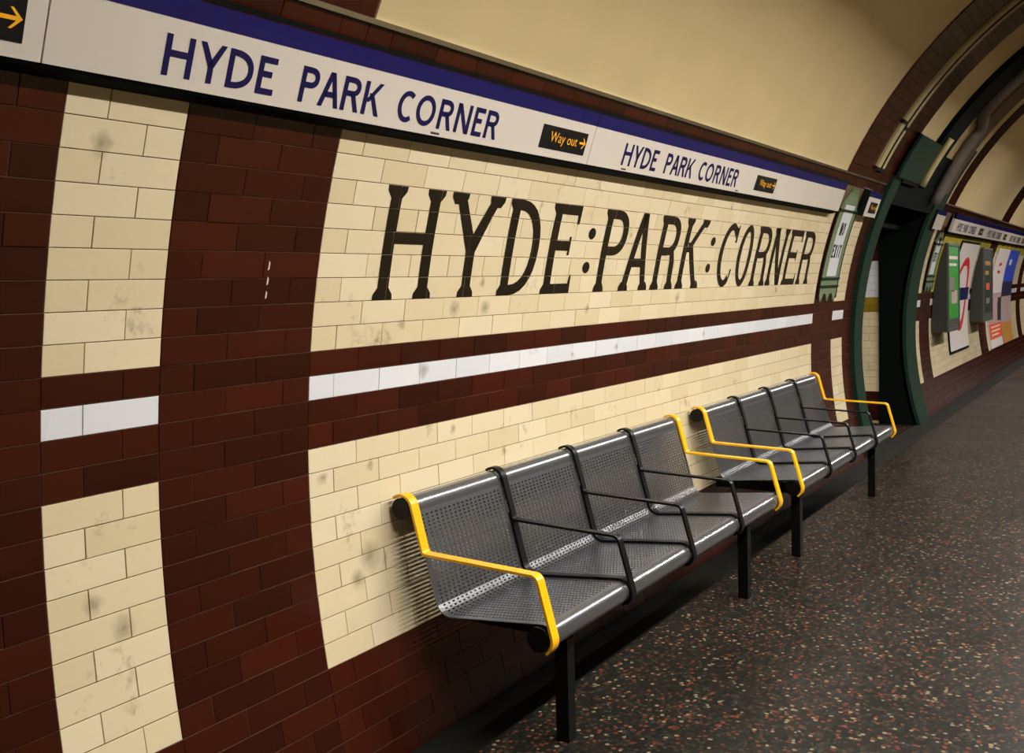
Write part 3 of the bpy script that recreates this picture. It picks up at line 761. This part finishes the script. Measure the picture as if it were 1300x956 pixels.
def seat_mesh(wd):
    P, Ln = resample(profile(), 0.0132); n = len(P)-1; nx = 19
    mx = 0.020; cw = (wd-2*mx)/nx
    xs = [0, mx] + [mx+cw*(i+1) for i in range(nx)] + [wd]
    V = []; F = []; rolled = []
    def pt(x, s):
        i = min(int(s), n-1); p = P[i].lerp(P[i+1], s-i); return (x, p.x, p.y)
    grid = {}
    for i in range(n+1):
        for j, x in enumerate(xs): grid[i, j] = len(V); V.append(pt(x, i))
    for i in range(n):
        hole_row = 14 <= i < n-9
        for j in range(len(xs)-1):
            q = (grid[i, j], grid[i, j+1], grid[i+1, j+1], grid[i+1, j])
            if hole_row and 1 <= j < len(xs)-2:
                x0 = xs[j]; base = len(V); cx, hw, hs = x0+cw/2, cw*0.25, 0.24
                for dx, ds in ((-1, -.5), (-.6, -1), (.6, -1), (1, -.5), (1, .5), (.6, 1), (-.6, 1), (-1, .5)):
                    V.append(pt(cx+dx*hw, i+0.5+ds*hs))
                b = [base+k for k in range(8)]
                rolled += [False]*8
                F += [(q[0], b[0], b[7], q[3]), (q[0], q[1], b[2], b[1]), (q[0], b[1], b[0]), (q[1], q[2], b[4], b[3]), (q[1], b[3], b[2]),
                      (q[2], q[3], b[6], b[5]), (q[2], b[5], b[4]), (q[3], b[7], b[6])]
            else: F.append(q); rolled.append(not (13 <= i < n-8))
    me = mesh('seat_shell', V, [f[::-1] for f in F]); me.materials.append(M['steel']); me.materials.append(M['steelperf'])
    for p, f in zip(me.polygons, rolled): p.use_smooth = f; p.material_index = 0 if f else 1
    return me
BW = 0.575
SW = BW - 0.030
seat_me = seat_mesh(SW)
def arm_path(front=True):
    P = []
    a0, a1 = math.radians(48), math.atan2(bn.y, bn.x); o = 0.004
    for i in range(15): a = a0+(a1-a0)*i/14; P.append((T0.x+math.cos(a)*(R1+o), T0.y+math.sin(a)*(R1+o)))
    s = Vector(P[-1]); el = A_+bn*o+bd*0.172
    fe = Vector((2.640, 0.640)); b0 = math.radians(172); ft = F0+Vector((math.cos(b0), math.sin(b0)))*(R2+o)
    P += fillet([tuple(s), tuple(el), tuple(fe), tuple(ft)], [0.022, 0.022], 5)[1:]
    for i in range(1, 12): a = b0+(math.radians(238)-b0)*i/11; P.append((F0.x+math.cos(a)*(R2+o), F0.y+math.sin(a)*(R2+o)))
    return P
AP = arm_path(); PP = profile(0.004)
PP2 = [tuple(p) for p in resample(PP, 0.012)[0] if p.y < 0.70 and p.x > 2.60]
def disc(x, c, r, n=24, t=0.006):
    V = [(x-t/2, c.x, c.y)] + [(x-t/2, c.x+math.cos(2*math.pi*i/n)*r, c.y+math.sin(2*math.pi*i/n)*r) for i in range(n)]
    V += [(x+t/2, c.x, c.y)] + [(x+t/2, c.x+math.cos(2*math.pi*i/n)*r, c.y+math.sin(2*math.pi*i/n)*r) for i in range(n)]
    F = []
    for i in range(n):
        a, b = 1+i, 1+(i+1) % n; F += [(0, b, a), (n+1, n+1+a, n+1+b), (a, b, n+1+b, n+1+a)]
    return V, F
def bench(x0, label):
    x1 = x0+4*BW+0.02; t = empty('platform_bench', ((x0+x1)/2, 2.9, 0)); tag(t, label, 'bench', 'four seat benches along the wall')
    for i in range(4):
        o = obj('seat', seat_me, None, t); o.location = Vector((x0+0.018+i*BW+0.010, 0, 0)) - t.location
        sm = o.modifiers.new('thickness', 'SOLIDIFY'); sm.thickness = 0.003; sm.offset = -1
    child('armrest', *ribbon(AP, x0, x0+0.040, 0.0, 0.009), M['yellow'], t, label='yellow end armrest')
    child('armrest', *ribbon(AP, x1-0.040, x1, 0.0, 0.009), M['yellow'], t, label='yellow end armrest')
    for i in (1, 2, 3):
        x = x0+0.013+i*BW
        a = child('armrest', *ribbon(AP, x-0.016, x+0.016, 0.0, 0.009), M['black'], t, label='black dividing armrest')
        child('seat_strap', *ribbon(PP2, x-0.018, x+0.018, -0.008, 0.006), M['black'], a)
    for x in (x0+0.003, x1-0.003):
        child('end_cap', *disc(x, T0, R1-0.001), M['black'], t); child('end_cap', *disc(x, F0, R2-0.001), M['black'], t)
    for x in ((x0+x1)/2-0.895, (x0+x1)/2+0.895):
        g = child('leg', *MB().box(x-0.024, x+0.024, 2.665, 2.715, 0.0, 0.43).__dict__.values(), M['black'], t)
        child('cross_beam', *MB().box(x-0.02, x+0.02, 2.665, 3.165, 0.36, 0.415).__dict__.values(), M['black'], g)
    child('seat_rail', *tube([(x0+0.22, 2.80, 0.405), (x1-0.22, 2.80, 0.405)], 0.024, 10), M['black'], t)
    return t
bench(0.378, 'grey perforated steel bench with yellow end arms, nearer the camera')
bench(3.032, 'grey perforated steel bench with yellow end arms, farther along the wall')

# ------------------------------------------------------------------ lamps
def lamp(x, i):
    t = empty('fluorescent_lamp', (x, LAMP_Y, LAMP_Z)); t.rotation_euler = (LAMP_TILT, 0, 0)
    tag(t, 'long suspended fluorescent lamp hung over the platform edge', 'lamp', 'fluorescent lamps over the platform')
    mb = MB().box(-0.95, 0.95, -0.07, 0.07, 0.02, 0.10); obj('housing', mesh('housing', mb.V, mb.F), M['signwhite'], t)
    mb = MB()
    for yy in (-0.068, 0.068): mb.box(-0.95, 0.95, yy-0.003, yy+0.003, -0.022, 0.02)
    obj('rim', mesh('rim', mb.V, mb.F), M['signwhite'], t)  # unseen rims, added depth keeps direct light off the upper vault
    for xx in (-0.6, 0.6):
        V, F = tube([(xx, 0, 0.09), (xx, 0.42, 0.09+0.63)], 0.008, 6); obj('hanger', mesh('hanger', V, F), M['black'], t)
    ld = bpy.data.lights.new('lamp_light', 'AREA'); ld.shape = 'RECTANGLE'; ld.size = 1.8; ld.size_y = 0.11; ld.energy = LAMP_W; ld.color = LAMP_COL
    lo = bpy.data.objects.new('lamp_light', ld); C.objects.link(lo); lo.parent = t; lo.location = (0, 0, 0.012)
for i, x in enumerate(LAMP_X): lamp(x, i)
t = empty('passage_lamp', (7.8, 4.6, 2.33)); tag(t, 'ceiling lamp inside the side passage', 'lamp')
mb = MB().box(-0.3, 0.3, -0.06, 0.06, -0.01, 0.03); obj('housing', mesh('housing', mb.V, mb.F), M['signwhite'], t)
ld = bpy.data.lights.new('passage_light', 'AREA'); ld.shape = 'RECTANGLE'; ld.size = 0.6; ld.size_y = 0.1; ld.energy = 5; ld.color = LAMP_COL
lo = bpy.data.objects.new('passage_light', ld); C.objects.link(lo); lo.parent = t; lo.location = (0, 0, -0.02)
